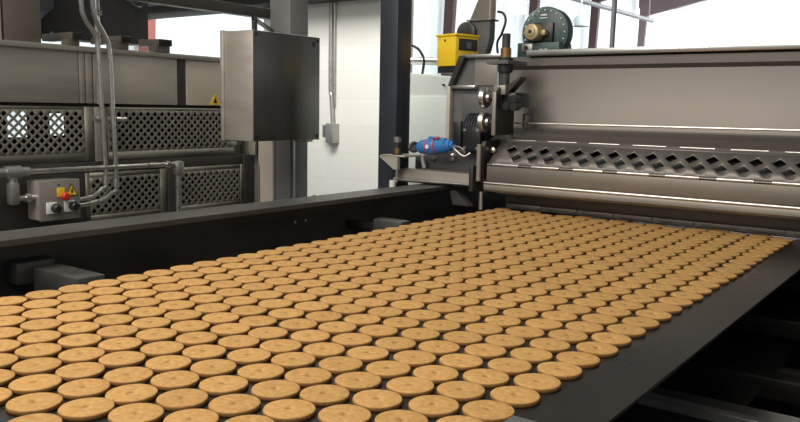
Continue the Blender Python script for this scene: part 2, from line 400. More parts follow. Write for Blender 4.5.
# conduits in front of the oven
c1 = thing('bent_conduit', (-2.9, 1.85, 1.6), 'left of two bent steel conduits running down to the control box', 'conduit', 'conduits in front of the oven')
MB().tube([(-2.9, 1.795, 1.9), (-2.9, 1.80, 1.72), (-2.9, 1.815, 1.66), (-2.9, 1.858, 1.60), (-2.9, 1.868, 1.54), (-2.9, 1.876, 1.3), (-2.9, 1.886, 1.02), (-2.9, 1.866, .985), (-2.895, 1.82, .958), (-2.885, 1.75, .95)], .0098, n=14).build('pipe', 'conduit', c1)
MB().cyl((-2.9, 1.886, 1.035), (-2.9, 1.884, 1.005), .014).build('coupling', 'bright', c1)
MB().cyl((-2.95, 1.87, 1.268), (-2.9, 1.87, 1.268), .012).cyl((-2.9, 1.842, 1.268), (-2.9, 1.862, 1.268), .012).build('clamp', 'conduit', c1)
c2 = thing('bent_conduit', (-2.9, 1.92, 1.6), 'right of two bent steel conduits running down to the control box', 'conduit', 'conduits in front of the oven')
MB().tube([(-2.9, 1.845, 1.9), (-2.9, 1.85, 1.72), (-2.9, 1.865, 1.66), (-2.9, 1.905, 1.595), (-2.9, 1.918, 1.54), (-2.9, 1.925, 1.3), (-2.9, 1.932, 1.0), (-2.9, 1.91, .965), (-2.89, 1.85, .938), (-2.88, 1.75, .928)], .0098, n=14).build('pipe', 'conduit', c2)
MB().cyl((-2.9, 1.932, 1.02), (-2.9, 1.93, .99), .014).build('coupling', 'bright', c2)
MB().cyl((-2.95, 1.945, 1.268), (-2.9, 1.945, 1.268), .012).cyl((-2.9, 1.94, 1.268), (-2.9, 1.985, 1.268), .010).build('clamp', 'conduit', c2)
t = thing('straight_conduit', (-2.95, 1.905, 1.4), 'straight steel conduit behind the two bent ones, passing the black hood', 'conduit', 'conduits in front of the oven')
MB().cyl((-2.96, 1.905, 1.33), (-2.96, 1.905, 1.95), .011).build('pipe', 'castal', t)
MB().box(-2.98, -2.94, 1.893, 1.917, 1.69, 1.71, .002).build('clamp', 'conduit', t)
t = thing('pipe_run', (-2.9, 1.8, .9), 'horizontal steel pipe along the oven from the cast tee to the elbow', 'pipe')
MB().cyl((-2.9, 1.2, 1.073), (-2.9, 2.235, 1.07), .0105, n=14).build('pipe', 'conduit', t)
MB().cyl((-2.9, 1.462, 1.073), (-2.9, 1.535, 1.073), .024, bv=.008).cyl((-2.9, 1.43, 1.073), (-2.9, 1.462, 1.073), .017).cyl((-2.9, 1.535, 1.073), (-2.9, 1.56, 1.073), .017).cyl((-2.9, 1.497, 1.073), (-2.9, 1.497, 1.035), .016).build('tee_fitting', 'castal', t)
MB().box(-2.918, -2.88, 1.475, 1.515, .95, 1.038, .012).build('conduit_body', 'castal', t)
MB().cyl((-2.885, 1.51, .975), (-2.885, 1.572, .975), .010).cyl((-2.885, 1.533, .975), (-2.885, 1.552, .975), .017).build('nipple', 'bright', t)
MB().box(-2.92, -2.875, 2.228, 2.268, 1.02, 1.085, .012).build('elbow', 'castal', t)
MB().cyl((-2.9, 2.248, .75), (-2.9, 2.248, 1.03), .0115).build('drop_pipe', 'conduit', t)
MB().cyl((-3.005, 2.19, 1.07), (-2.9, 2.19, 1.07), .008).cyl((-2.9, 2.18, 1.07), (-2.9, 2.2, 1.07), .017).build('clamp', 'conduit', t)

# control box with buttons
t = thing('control_box', (-2.92, 1.655, .885), 'steel push button control box with warning triangle, mounted before the oven side', 'control box')
XB = -2.85
body = MB().box(-2.945, XB - .012, 1.572, 1.735, .885, 1.036, .006).build('housing', 'boxl', t)
MB().box(-2.995, -2.945, 1.60, 1.70, .92, 1.0, .003).build('mounting_bracket', 'mdark', t)
MB().box(XB - .012, XB, 1.570, 1.737, .883, 1.038, .004).build('cover', 'taupe', t)
pl = MB().box(XB, XB + .002, 1.64, 1.672, .972, 1.008, .0005).build('button_plate', 'stickery', t)
MB().lathe((XB + .002, 1.664, .975), (1, 0, 0), [(.009, 0), (.009, .012), (.016, .014), (.017, .022), (.012, .03), (0, .032)]).build('emergency_button', 'red', pl)
sg = MB().prism([(1.675, .973), (1.728, .973), (1.7015, 1.022)], 'x', XB, XB + .001).build('warning_triangle', 'black', t)
MB().prism([(1.681, .9765), (1.722, .9765), (1.7015, 1.0145)], 'x', XB + .001, XB + .002).build('triangle_field', 'stickery', sg)
MB().prism([(1.7035, 1.005), (1.695, .990), (1.701, .990), (1.698, .979), (1.709, .994), (1.703, .994), (1.7075, 1.004)], 'x', XB + .002, XB + .0028).build('lightning_mark', 'black', sg)
for y, z in ((1.622, .932), (1.695, .934)):
    k = MB().box(XB, XB + .006, y - .028, y + .014, z - .022, z + .022, .003).build('switch_plate', 'white', t)
    MB().lathe((XB + .006, y + .004, z), (1, 0, 0), [(.017, 0), (.018, .010), (.016, .014), (.0165, .026), (.012, .03), (0, .03)]).build('knob', 'black', k)
MB().cyl((XB - .001, 1.648, 1.02), (XB + .002, 1.648, 1.02), .003).build('screw', 'black', t)

# big square enclosure
t = thing('electrical_enclosure', (-2.57, 2.5, 1.185), 'large brushed steel enclosure hung from the grey beam beside the post', 'enclosure')
MB().box(-2.622, -2.45, 2.282, 2.690, 1.187, 1.645, .004).build('housing', 'boxl', t)
MB().box(-2.4505, -2.448, 2.285, 2.688, 1.188, 1.643, .001).build('shaded_face', 'boxd', t)  # dark sheet carries the painted shade of this side
MB().box(-2.645, -2.624, 2.276, 2.697, 1.182, 1.65, .006).build('door', 'boxl', t)
for y, z in ((2.30, 1.628), (2.672, 1.628), (2.30, 1.205), (2.672, 1.205)):
    MB().cyl((-2.449, y, z), (-2.445, y, z), .006, n=12).build('bolt_hole', 'black', t)
MB().box(-2.448, -2.4475, 2.638, 2.66, 1.60, 1.622, 0).build('label_mark', 'mdark', t)
MB().box(-2.54, -2.49, 2.62, 2.69, 1.176, 1.187, .002).box(-2.61, -2.56, 2.29, 2.32, 1.17, 1.187, .002).build('foot', 'castal', t)
MB().box(-2.475, -2.458, 2.30, 2.318, 1.645, 1.698, .001).prism([(-2.475, 2.30), (-2.455, 2.30), (-2.778, 2.719), (-2.795, 2.719)], 'z', 1.685, 1.70).build('hanger', 'ovend', t)
tag(MB().box(-2.80, -2.665, 2.72, 2.845, 0, 3.2, .006).build('support_post', 'postg'), 'thick grey steel post rising behind the big enclosure', 'post')
MB().box(-2.662, -2.66, 2.735, 2.75, 0.4, 1.18, .0005).build('edge_strip', 'castal', bpy.data.objects['support_post'])
tag(MB().box(-2.85, -2.802, .2, 2.80, 1.749, 1.797, .003).build('overhead_beam', 'ovend'), 'grey square beam running overhead into the grey post', 'beam')
tag(MB().box(-2.115, -2.02, 2.70, 2.80, 0, 3.2, .004).build('support_post', 'postb'), 'blue black steel post standing between the pale wall and the conveyor end', 'post')

# ------------------------------------------------------------------ conveyor frame + belt
ZB = .943
BX0, BX1 = -1.555, -.355
fr = thing('conveyor_chassis', (-.95, 1.5, 0), 'black steel conveyor frame with broad left side rail and cross tubes', 'conveyor frame')
MB().prism([(-1.85, .70), (-1.82, .70), (-1.82, 1.016), (-1.722, 1.016), (-1.722, 1.03), (-1.85, 1.03)], 'y', -1.2, 4.2).build('side_rail', 'rail', fr)
MB().prism([(.08, .62), (.05, .62), (.05, .96), (-.02, .96), (-.02, .98), (.08, .98)], 'y', -1.2, 4.2).build('side_rail', 'rail', fr)
for (y, w, xa, xb) in ((.975, .07, -1.752, -1.565), (2.16, .05, -1.69, -1.565), (-.3, .05, -1.752, -1.565)):
    tb = MB().box(xa, xb, y - w / 2, y + w / 2, .893, .954, .005).build('cross_tube', 'tube', fr)
    if y < 2: MB().box(-1.825, xa - .012, y - w / 2 - .03, y + w / 2 - .004, .912, .966, .006).build('clamp', 'tube', tb)
    MB().box(xa - .025 if y < 2 else -1.82, xa, y - .015, y + .015, .91, .935, .002).build('tongue', 'frame', tb)
for y, z in ((.25, .62), (.75, .70), (1.22, .66), (1.72, .68), (2.2, .66), (2.7, .7), (3.4, .7)):
    MB().box(-1.82, .05, y - .035, y + .035, z - .06, z, .006).build('cross_member', 'frame', fr)
for y in (1.45, 1.95, 2.45, .98):
    MB().cyl((-1.82, y, .56), (.05, y, .56), .05, n=20).build('return_roller', 'tube', fr)
MB().box(-1.80, .06, -1.0, 4.13, .40, .41, .002).build('dark_cover_pan', 'frame', fr)  # added dark sheet, hides the bright floor under the belt
MB().box(.062, .066, -1.0, 4.15, .05, .62, .001).build('dark_cover_side', 'frame', fr)  # added dark sheet, keeps bright patches out on the right
MB().box(-1.82, .05, 4.14, 4.15, .05, .93, .001).build('dark_cover_end', 'frame', fr)  # added dark sheet, blocks the bright hall floor beyond the machine
MB().prism([(1.70, .60), (1.78, .60), (1.80, .68), (1.77, .715), (1.72, .705)], 'x', -.62, .045, .008).build('glare_bar', 'lip', fr)  # polished bar added to catch a glare streak below the belt
for x in (-1.835, .065):
    for y in (-.9, 1.0, 2.5, 4.0): MB().box(x - .03, x + .03, y - .04, y + .04, 0, .70 if x < -1 else .62, .003).build('leg', 'frame', fr)
MB().cyl((-1.845, 2.0, 1.03), (-1.845, 2.0, 1.034), .006).build('bolt', 'castal', fr)
for yy in (1.88, 1.93): MB().cyl((-1.8205, yy, .955), (-1.816, yy, .955), .004, n=10).build('bolt', 'white', fr)

bt = thing('conveyor_belt', (-.95, 1.5, ZB), 'dark smooth conveyor belt carrying the biscuits toward the hopper', 'conveyor belt')
MB().box(BX0, BX1, -1.0, 4.1, ZB - .006, ZB, .001).build('belt_sheet', 'belt', bt)
MB().box(BX0 + .03, BX1 - .06, -1.0, 4.1, ZB - .05, ZB - .0065, .002).build('slider_bed', 'frame', bt)
MB().box(BX0 + .03, BX1 - .06, -1.0, 4.1, .615, .62, .001).build('return_belt', 'belt', bt)
for y in (-1.0, 4.1): MB().cyl((BX0 + .01, y, ZB - .165), (BX1 - .01, y, ZB - .165), .16, n=32).build('end_drum', 'tube', bt)
for k in range(26): pass
tag(MB().box(-.436, -.30, .60, .835, ZB + .0005, ZB + .022, .002).build('deflector_plate', 'mgrey'), 'corner of a grey plate lying over the belt edge at the bottom', 'plate')

# ------------------------------------------------------------------ machine across the belt's far end
YM = 2.65
mc = thing('hopper_machine', (-.75, 2.9, 0), 'stainless hopper machine spanning the far end of the belt', 'machine')
XL, XR = -1.54, -.25
MB().prism([(2.655, 1.022), (2.648, 1.03), (2.648, 1.052), (2.655, 1.062), (2.70, 1.062), (2.70, 1.022)], 'x', XL - .01, XR).build('lower_bar', 'guard', mc)
MB().cyl((XL - .01, 2.652, 1.055), (XR, 2.652, 1.055), .007, n=12).build('bar_edge', 'bright', mc)
gd = MB().box(XL, XR, 2.650, 2.654, 1.063, 1.122, .001).build('front_guard', 'guard', mc)
# sloped guard with two rows of diamonds
sl = Vector((0, .105, .088)).normalized()
nu = 38
MB().perf((XL + .004, 2.656, 1.133), (1, 0, 0), sl, nu, 3, .034, .0395, .0232, .0215, 0, 0, .006, .012, keep=lambda i, j: i > 1).build('sloped_guard', 'guard2', mc, solid=.003)
def hinges(par, y, z, xs, ln, mat='bright', r=.0065):
    for x in xs:
        MB().cyl((x, y, z), (x + ln, y, z), r, n=12, bv=.001).build('hinge', mat, par)
pit = .166
hinges(gd, 2.652, 1.128, [XL + .025 + pit * k for k in range(8)], .112)
MB().cyl((XL, 2.654, 1.128), (XR, 2.654, 1.128), .0035, n=10).build('hinge_pin', 'guard', gd)
ty, tz = 2.656 + sl.y * .131, 1.133 + sl.z * .131
MB().prism([(ty - .004, tz - .006), (ty + .01, tz - .006), (ty + .01, tz + .004), (ty - .004, tz + .004)], 'x', XL + .03, XR).build('guard_top_edge', 'guard2', mc)
hinges(mc, ty + .002, tz + .003, [XL + .035 + pit * k for k in range(8)], .118, r=.0045)
# hopper: lower band, main panel, top roll and lip
yb = ty + .012
MB().prism([(yb, tz - .02), (yb, tz + .006), (2.86, 1.26), (2.872, 1.275), (2.90, 1.50), (2.885, 1.515), (2.885, 1.545), (2.90, 1.552), (3.30, 1.552), (3.30, 1.0), (2.9, 1.0), (2.9, tz - .02)], 'x', XL - .055, XR + .1).build('hopper_panel', 'machine', mc)
MB().box(XL + .035, XR + .1, 2.868, 3.30, 1.5525, 1.576, .005).build('top_lip', 'lip', mc)
MB().cyl((-1.505, 2.80, 1.287), (XR + .1, 2.80, 1.291), .0045, n=10).build('guide_rod', 'bright', mc)
MB().box(-1.45, -1.444, 2.79, 2.865, 1.284, 1.292, .001).box(-1.47, -1.466, 2.795, 2.805, 1.27, 1.325, .001).box(-1.47, -1.43, 2.797, 2.803, 1.32, 1.325, .001).box(-1.434, -1.43, 2.797, 2.803, 1.285, 1.325, .001).build('rod_holder', 'mdark', mc)
MB().prism([(2.70, 1.012), (2.70, 1.07), (2.66, 1.118), (2.78, 1.19), (3.3, 1.19), (3.3, 1.0), (2.9, .985)], 'x', XL + .02, XR).build('lower_housing', 'mgrey', mc)
st_ = MB().box(XL + .02, XR, 2.775, 2.79, .948, .968, .002).build('scraper_bar', 'guard', mc)
for k in range(9): MB().box(XL + .06 + .145 * k, XL + .06 + .145 * k + .118, 2.769, 2.775, .955, .968, .001).build('scraper_tooth', 'guard', st_)
MB().cyl((XL + .03, 2.95, .995), (XR, 2.95, .995), .045, n=24).build('roller', 'tube', mc)
MB().box(-1.53, XR, 2.792, 2.80, .9435, 1.02, .001).build('rear_baffle', 'guard2', mc)
# side plates
MB().prism([(2.64, 1.09), (2.64, 1.185), (2.66, 1.215), (2.80, 1.225), (2.80, 1.01), (2.68, 1.01)], 'x', XL - .03, XL - .012, .002).build('side_plate', 'mdark', mc)
MB().cyl((XL - .025, 2.63, 1.063), (XL - .025, 2.63, 1.205), .009, n=12).build('guard_post', 'taupe', mc)
MB().lathe((XL + .0, 2.70, 1.18), (0, -1, 0), [(.012, 0), (.012, .012), (.006, .016), (0, .016)]).build('bolt_head', 'bright', mc)
MB().cyl((XL - .02, 2.645, .95), (XL - .02, 2.645, 1.02), .008, n=12).build('spindle', 'lip', mc)
for x in (XR,): MB().box(x, x + .12, 2.68, 3.35, .96, 1.57, .005).build('end_cover', 'taupe', mc)
MB().box(-1.88, -1.82, 2.75, 3.3, 1.03, 1.06, .003).box(-1.88, -1.58, 3.05, 3.1, 1.03, 1.09, .003).box(-.25, .07, 2.7, 3.3, .98, 1.0, .002).build('foot_plate', 'mdark', mc)
# left cross rail that carries the drive side
MB().prism([(2.64, 1.033), (2.63, 1.04), (2.66, 1.085), (2.74, 1.085), (2.74, 1.031)], 'x', -1.97, -1.585).build('carrier_rail', 'guard', mc)
MB().cyl((-1.975, 2.634, 1.042), (-1.585, 2.634, 1.044), .006, n=12).build('rail_edge', 'bright', mc)
MB().box(-1.60, -1.582, 2.615, 2.66, 1.02, 1.12, .003).build('rail_stop', 'mdark', mc)
MB().prism([(-1.97, 1.05), (-1.585, 1.05), (-1.585, 1.17), (-1.90, 1.165), (-1.97, 1.13)], 'y', 2.775, 2.80, .002).build('drive_plate', 'mgrey', mc)
MB().prism([(-1.7, .955), (-1.62, .955), (-1.66, .99), (-1.69, 1.015), (-1.715, 1.01)], 'y', 2.66, 2.70, .002).build('drag_plate', 'tube', mc)
# upright frame of the drive side (grey sheet, sloped upper edge, bright strips)
FY = 2.90
MB().prism([(-1.88, 1.0), (-1.865, 1.432), (-1.815, 1.553), (-1.60, 1.553), (-1.60, 1.0)], 'y', FY, FY + .02).build('side_casing', 'mgrey', mc)
MB().prism([(-1.874, 1.435), (-1.82, 1.561), (-1.79, 1.561), (-1.855, 1.435)], 'y', FY - .03, FY).build('sloped_edge', 'mdark', mc)
MB().box(-1.755, -1.60, FY - .006, FY - .001, 1.438, 1.548, .001).build('cover_plate', 'taupe', mc)
MB().box(-1.805, -1.605, FY - .028, FY - .008, 1.552, 1.566, .002).build('upper_strip', 'lip', mc)
MB().box(-1.862, -1.74, FY - .028, FY - .001, 1.424, 1.438, .002).build('lower_strip', 'lip', mc)
MB().box(-1.88, -1.862, FY - .03, FY - .001, 1.10, 1.438, .002).build('upright_strip', 'beige', mc)
MB().box(-1.775, -1.63, FY - .07, FY - .006, 1.29, 1.40, .004).build('gear_cover', 'mgrey', mc)
# plate with the polished discs
PX = -1.54
MB().prism([(2.655, 1.24), (2.655, 1.40), (2.70, 1.435), (2.80, 1.435), (2.80, 1.24)], 'x', PX + .018, PX + .03, .002).build('bearing_plate', 'mdark', mc)
MB().box(PX + .016, PX + .032, 2.645, 2.655, 1.24, 1.405, .002).build('plate_edge', 'taupe', mc)
for z, r in ((1.383, .041), (1.290, .041)):
    d = MB().lathe((PX - .004, 2.665, z), (1, 0, 0), [(0, -.03), (r, -.03), (r, -.02), (r * .9, -.012), (r * .45, -.009), (r * .4, .0), (r * .25, .004), (0, .004)], n=32).build('polished_disc', 'bright', mc)
    MB().cyl((PX - .045, 2.665, z), (PX + .022, 2.665, z), .008, n=12).build('shaft', 'mdark', d)

# actuator (own thing: lifts the hopper)
t = thing('screw_actuator', (-1.48, 2.72, 1.3), 'black screw actuator with brass collar at the hopper left end', 'actuator')
AX, AY = -1.513, 2.72
MB().cyl((AX, AY, 1.56), (AX, AY, 1.628), .016, bv=.002).build('screw_head', 'mdark', t)
MB().cyl((AX, AY, 1.535), (AX, AY, 1.575), .021, bv=.003).build('collar', 'brass', t)
MB().cyl((AX, AY, 1.48), (AX, AY, 1.537), .03, bv=.004).build('nut', 'black', t)
MB().prism([(AX - .065, AY - .04), (AX + .035, AY - .045), (AX + .035, AY + .11), (AX - .05, AY + .11)], 'z', 1.512, 1.526, .001).build('bracket_plate', 'mgrey', t)
MB().cyl((AX, AY, 1.40), (AX, AY, 1.508), .018, bv=.002).build('screw_rod', 'tube', t)
MB().cyl((AX - .035, AY + .01, 1.41), (AX - .035, AY + .01, 1.508), .008).build('guide_pin', 'lip', t)
MB().box(AX - .03, AY and AX + .022, AY - .035, AY + .03, 1.395, 1.432, .003).build('square_block', 'taupe', t)
MB().prism([(AX + .022, 1.40), (AX + .075, 1.455), (AX + .075, 1.463), (AX + .022, 1.432)], 'y', AY - .02, AY + .03).build('gusset', 'mdark', t)
gb = MB().box(AX + .006, AX + .062, AY - .02, AY + .10, 1.348, 1.405, .01).build('gear_housing', 'black', t)
for dx, dz in ((-.005, 1.36), (.028, 1.352), (.06, 1.378), (.062, 1.352)):
    MB().cyl((AX + dx, AY - .04, dz), (AX + dx, AY, dz), .017, n=14, bv=.003).build('bolt', 'black', gb)

# gear motor
t = thing('gear_motor', (-1.63, 2.72, 1.17), 'black finned electric motor between the blue connector and the hopper guard', 'motor')
MB().cyl((-1.69, 2.76, 1.258), (-1.60, 2.76, 1.258), .06, n=28, bv=.01).build('motor_body', 'black', t)
for k in range(7): MB().lathe((-1.685 + .0125 * k, 2.76, 1.258), (1, 0, 0), [(.058, 0), (.065, .001), (.065, .004), (.058, .005)], n=28).build('cooling_fin', 'postb', t)
MB().box(-1.728, -1.69, 2.69, 2.755, 1.175, 1.29, .006).build('terminal_box', 'postb', t)
MB().box(-1.722, -1.696, 2.688, 2.69, 1.183, 1.282, .001).build('box_cover', 'black', t)
MB().box(-1.675, -1.595, 2.685, 2.70, 1.175, 1.268, .003).build('face_plate', 'black', t)
for x in (-1.665, -1.606):
    for z in (1.185, 1.256): MB().cyl((x, 2.68, z), (x, 2.685, z), .006, n=8).build('bolt', 'castal', t)
MB().box(-1.69, -1.60, 2.72, 2.774, 1.16, 1.2, .003).build('motor_foot', 'mdark', t)

# blue cable connector on the drive plate
t = thing('cable_connector', (-1.79, 2.66, 1.19), 'bright blue industrial cable connector with red rings beside the motor', 'connector')
c0, ax = Vector((-1.889, 2.68, 1.178)), Vector((1, 0, .09)).normalized()
MB().lathe(c0, ax, [(0, 0), (.018, .002), (.026, .012), (.03, .03), (.031, .052), (.0, .052)], n=20).build('socket', 'blue', t)
MB().lathe(c0 + ax * .052, ax, [(.0, 0), (.034, 0), (.034, .007), (.0, .007)], n=20).build('locking_ring', 'red', t)
MB().lathe(c0 + ax * .059, ax, [(0, 0), (.036, 0), (.037, .03), (.035, .034), (0, .034)], n=20).box(-1.83, -1.79, 2.665, 2.695, 1.21, 1.225, .004).build('coupling_flange', 'blue', t)
MB().lathe(c0 + ax * .093, ax, [(.0, 0), (.035, 0), (.035, .007), (.0, .007)], n=20).build('locking_ring', 'red', t)
MB().lathe(c0 + ax * .10, ax, [(0, 0), (.033, 0), (.031, .04), (.024, .048), (.023, .062), (.017, .066), (.016, .076), (0, .078)], n=20).build('plug', 'blue', t)
MB().box(-1.80, -1.775, 2.655, 2.69, 1.215, 1.222, .003).build('latch', 'red', t)
MB().lathe((-1.818, 2.642, 1.184), (0, -1, 0), [(.009, 0), (.009, .002), (0, .0022)], n=16).build('round_mark', 'white', t)
MB().tube([c0 + ax * .172, Vector((-1.70, 2.668, 1.178)), Vector((-1.675, 2.668, 1.160)), Vector((-1.655, 2.67, 1.152)), Vector((-1.635, 2.682, 1.165))], .005, n=10).build('cable', 'castal', t)
MB().tube([c0 + ax * .172, Vector((-1.69, 2.665, 1.19)), Vector((-1.66, 2.66, 1.182)), Vector((-1.65, 2.665, 1.165))], .004, n=10).build('cable', 'castal', t)
MB().lathe((-1.925, 2.70, 1.175), (.6, -.8, .2), [(.0, 0), (.024, 0), (.024, .012), (.016, .014), (.016, .004), (0, .004)], n=20).build('open_cap', 'black', t)
tag(MB().tube([(-1.90, 2.745, 1.09), (-1.90, 2.73, 1.13), (-1.885, 2.725, 1.148), (-1.85, 2.72, 1.15)], .008, n=10).build('cable_hook', 'white'), 'white curved hook under the blue connector', 'hook')
for x, lab in ((-1.872, 'left oval chrome button on the plate below the blue connector'), (-1.775, 'right oval chrome button on the plate below the blue connector')):
    tag(MB().lathe((x, 2.775, 1.135), (0, -1, 0), [(.019, 0), (.019, .006), (.012, .014), (0, .016)], n=18).build('chrome_knob', 'bright'), lab, 'knob', 'buttons under the blue connector')

# tapered bracket with sensor at the rail end
t = thing('sensor_bracket', (-1.99, 2.62, 1.03), 'tapered steel bracket with a brass fitting at the left rail end', 'bracket')
MB().prism([(-2.03, 1.135), (-2.025, 1.142), (-1.935, 1.142), (-1.935, 1.085), (-1.955, 1.085)], 'y', 2.60, 2.62, .001).box(-2.02, -1.90, 2.60, 2.75, 1.138, 1.144, .001).build('bracket_arm', 'oven2', t)
MB().cyl((-1.967, 2.64, 1.144), (-1.967, 2.64, 1.15), .022).build('washer', 'black', t)
MB().cyl((-1.967, 2.64, 1.15), (-1.967, 2.64, 1.172), .013).build('fitting', 'brass', t)
MB().cyl((-1.967, 2.64, 1.172), (-1.967, 2.64, 1.195), .011).build('stem', 'mdark', t)
MB().cyl((-1.967, 2.64, 1.195), (-1.967, 2.64, 1.218), .016, bv=.003).build('cap', 'castal', t)
MB().cyl((-1.945, 2.61, 1.03), (-1.945, 2.61, 1.09), .005, n=10).build('pin', 'conduit', t)
MB().cyl((-1.965, 2.61, 1.0), (-1.965, 2.61, 1.04), .014, bv=.003).build('sensor', 'white', t)
MB().cyl((-1.968, 2.61, 1.04), (-1.968, 2.61, 1.085), .003, n=8).build('lead', 'black', t)

# pale cabinet behind
t = thing('pale_cabinet', (-2.3, 3.5, 0), 'pale grey green cabinet behind the drive side, below the yellow unit', 'cabinet')
MB().prism([(-2.55, 0), (-2.02, 0), (-2.02, 1.487), (-2.55, 1.528)], 'y', 3.3, 3.7, .004).build('cabinet_body', 'pale', t)
MB().box(-2.53, -2.03, 3.294, 3.3, .9, 1.40, .002).build('door_panel', 'pale', t)
MB().cyl((-2.175, 3.285, 1.455), (-2.175, 3.3, 1.455), .005, n=10).build('bolt', 'black', t)
tag(MB().cyl((-2.46, 3.42, 1.585), (-2.0, 3.42, 1.57), .020).build('air_pipe', 'conduit'), 'grey pipe crossing behind the blue black post, left of the yellow unit', 'pipe')
tag(MB().tube([(-2.42, 3.36, 1.66), (-2.375, 3.36, 1.635), (-2.345, 3.36, 1.59), (-2.345, 3.36, 1.55), (-2.36, 3.37, 1.505)], .007, n=10).build('black_hose', 'black'), 'short black hose curving down beside the blue black post', 'hose')

# yellow unit
t = thing('yellow_control_unit', (-1.9, 2.98, 1.51), 'bright yellow control unit with dark display on top of the drive casing', 'control unit')
ry = Matrix.Rotation(math.radians(-14), 3, 'Z')
cen = Vector((-1.905, 2.99, 1.59))
def ybox(x0, x1, y0, y1, z0, z1, bv): 
    mb = MB(); c = ry @ Vector(((x0 + x1) / 2, (y0 + y1) / 2, 0)) + cen
    mb.box(c.x - (x1 - x0) / 2, c.x + (x1 - x0) / 2, c.y - (y1 - y0) / 2, c.y + (y1 - y0) / 2, z0, z1, bv)
    cc = Vector((c.x, c.y, 0))
    for v in mb.bm.verts:
        w = ry @ Vector((v.co.x - cc.x, v.co.y - cc.y, 0)); v.co = Vector((cc.x + w.x, cc.y + w.y, v.co.z))
    return mb
ybox(-.06, .06, -.07, .07, 1.522, 1.652, .005).build('housing', 'yellow', t)
ybox(-.065, .065, -.075, .075, 1.650, 1.660, .003).build('lid', 'yellow', t)
ybox(.0605, .0625, -.052, .06, 1.59, 1.64, .002).build('display', 'mdark', t)
ybox(.0625, .0635, -.005, .02, 1.60, 1.628, .0).build('screen_mark', 'mgrey', t)
ybox(-.012, -.002, -.0715, -.07, 1.628, 1.637, .001).build('keyhole', 'black', t)
ybox(-.065, .05, -.06, .06, 1.494, 1.522, .004).build('mount', 'black', t)

# exhaust fan duct
t = thing('exhaust_fan', (-1.9, 3.25, 1.55), 'grey volute fan with tapered tan duct rising behind the yellow unit', 'fan')
vol = [(-2.03, 1.69), (-2.01, 1.725), (-1.98, 1.742), (-1.868, 1.742), (-1.868, 1.66), (-1.885, 1.60), (-1.92, 1.56), (-2.03, 1.555)]
MB().prism(vol, 'y', 3.2, 3.25, .003).build('volute', 'mgrey', t)
MB().lathe((-1.985, 3.2, 1.69), (0, -1, 0), [(.05, 0), (.05, .02), (.04, .024), (0, .024)]).build('inlet', 'mdark', t)
MB().box(-1.99, -1.855, 3.19, 3.26, 1.742, 1.750, .002).build('duct_flange', 'mgrey', t)
MB().prism([(-1.975, 1.750), (-1.874, 1.750), (-1.874, 2.3), (-1.915, 2.3), (-1.915, 1.88)], 'y', 3.2, 3.25).build('tapered_duct', 'brown', t)
MB().box(-1.874, -1.868, 3.2, 3.25, 1.75, 2.3, .001).build('duct_side', 'beige', t)
MB().box(-2.0, -1.9, 3.2, 3.25, 1.0, 1.56, .003).build('pedestal', 'mgrey', t)
tag(MB().tube([(-1.875, 3.28, 1.79), (-1.845, 3.28, 1.78), (-1.832, 3.28, 1.745), (-1.85, 3.28, 1.69), (-1.872, 3.28, 1.65), (-1.868, 3.28, 1.60), (-1.862, 3.28, 1.56)], .006, n=10).build('power_cable', 'black'), 'thin black cable looping down beside the tapered duct', 'cable')

# green blower with gold motor
t = thing('green_blower', (-1.64, 3.35, 1.57), 'dark green round blower with gold motor behind the hopper top', 'blower')
fc = Vector((-1.664, 3.36, 1.693))
MB().lathe(fc, (0, -1, 0), [(0, 0), (.112, 0), (.116, .004), (.116, .012), (.11, .016), (0, .016)], n=48).build('front_disc', 'teal', t)
MB().lathe(fc + Vector((.006, 0, 0)), (0, 1, 0), [(0, .001), (.112, .001), (.112, .035), (0, .035)], n=48).build('casing', 'teal', t)
for k in range(20):
    a = 2 * PI * k / 20; p = fc + Vector((.1 * math.cos(a), -.016, .1 * math.sin(a)))
    MB().cyl(p, p + Vector((0, -.005, 0)), .0035, n=8).build('rim_bolt', 'white', t)
MB().box(-1.738, -1.615, 3.325, 3.344, 1.635, 1.735, .002).build('motor_plate', 'black', t)
mo = MB().lathe((-1.692, 3.325, 1.69), (0, -1, 0), [(.025, -.02), (.036, -.018), (.038, 0), (.038, .05), (.034, .06), (.02, .064), (0, .064)], n=28).build('motor', 'gold', t)
MB().lathe((-1.692, 3.261, 1.69), (0, -1, 0), [(.0, 0), (.022, 0), (.02, .004), (.006, .006), (0, .006)], n=24).build('fan_cover', 'gold', mo)
MB().cyl((-1.692, 3.2545, 1.69), (-1.692, 3.256, 1.69), .009, n=16).build('fan_hub', 'mdark', mo)
MB().box(-1.66, -1.635, 3.29, 3.325, 1.675, 1.70, .005).build('junction_box', 'gold', mo)
MB().box(-1.78, -1.57, 3.305, 3.44, 1.5765, 1.645, .004).build('base_box', 'teal', t)
MB().box(-1.755, -1.70, 3.298, 3.305, 1.605, 1.64, .002).build('data_plate', 'castal', t)
MB().cyl((-1.73, 3.292, 1.622), (-1.73, 3.299, 1.622), .009, n=14).build('dial', 'black', t)
for x, mt in ((-1.68, 'black'), (-1.655, 'white'), (-1.63, 'white'), (-1.61, 'black')):
    MB().cyl((x, 3.295, 1.606), (x, 3.31, 1.606), .010, n=12).build('cable_gland', mt, t)
MB().box(-1.76, -1.56, 3.31, 3.44, .99, 1.5765, .004).build('stand', 'mgrey', t)
MB().box(-1.685, -1.655, 3.3425, 3.3445, 1.768, 1.775, 0).box(-1.69, -1.652, 3.3425, 3.3445, 1.756, 1.76, 0).build('maker_mark', 'white', t)
tag(MB().cyl((-1.465, 3.25, 1.5765), (-1.465, 3.25, 1.60), .014, n=16, bv=.003).build('filler_cap', 'black'), 'small black cap on the hopper top right of the green blower', 'cap')

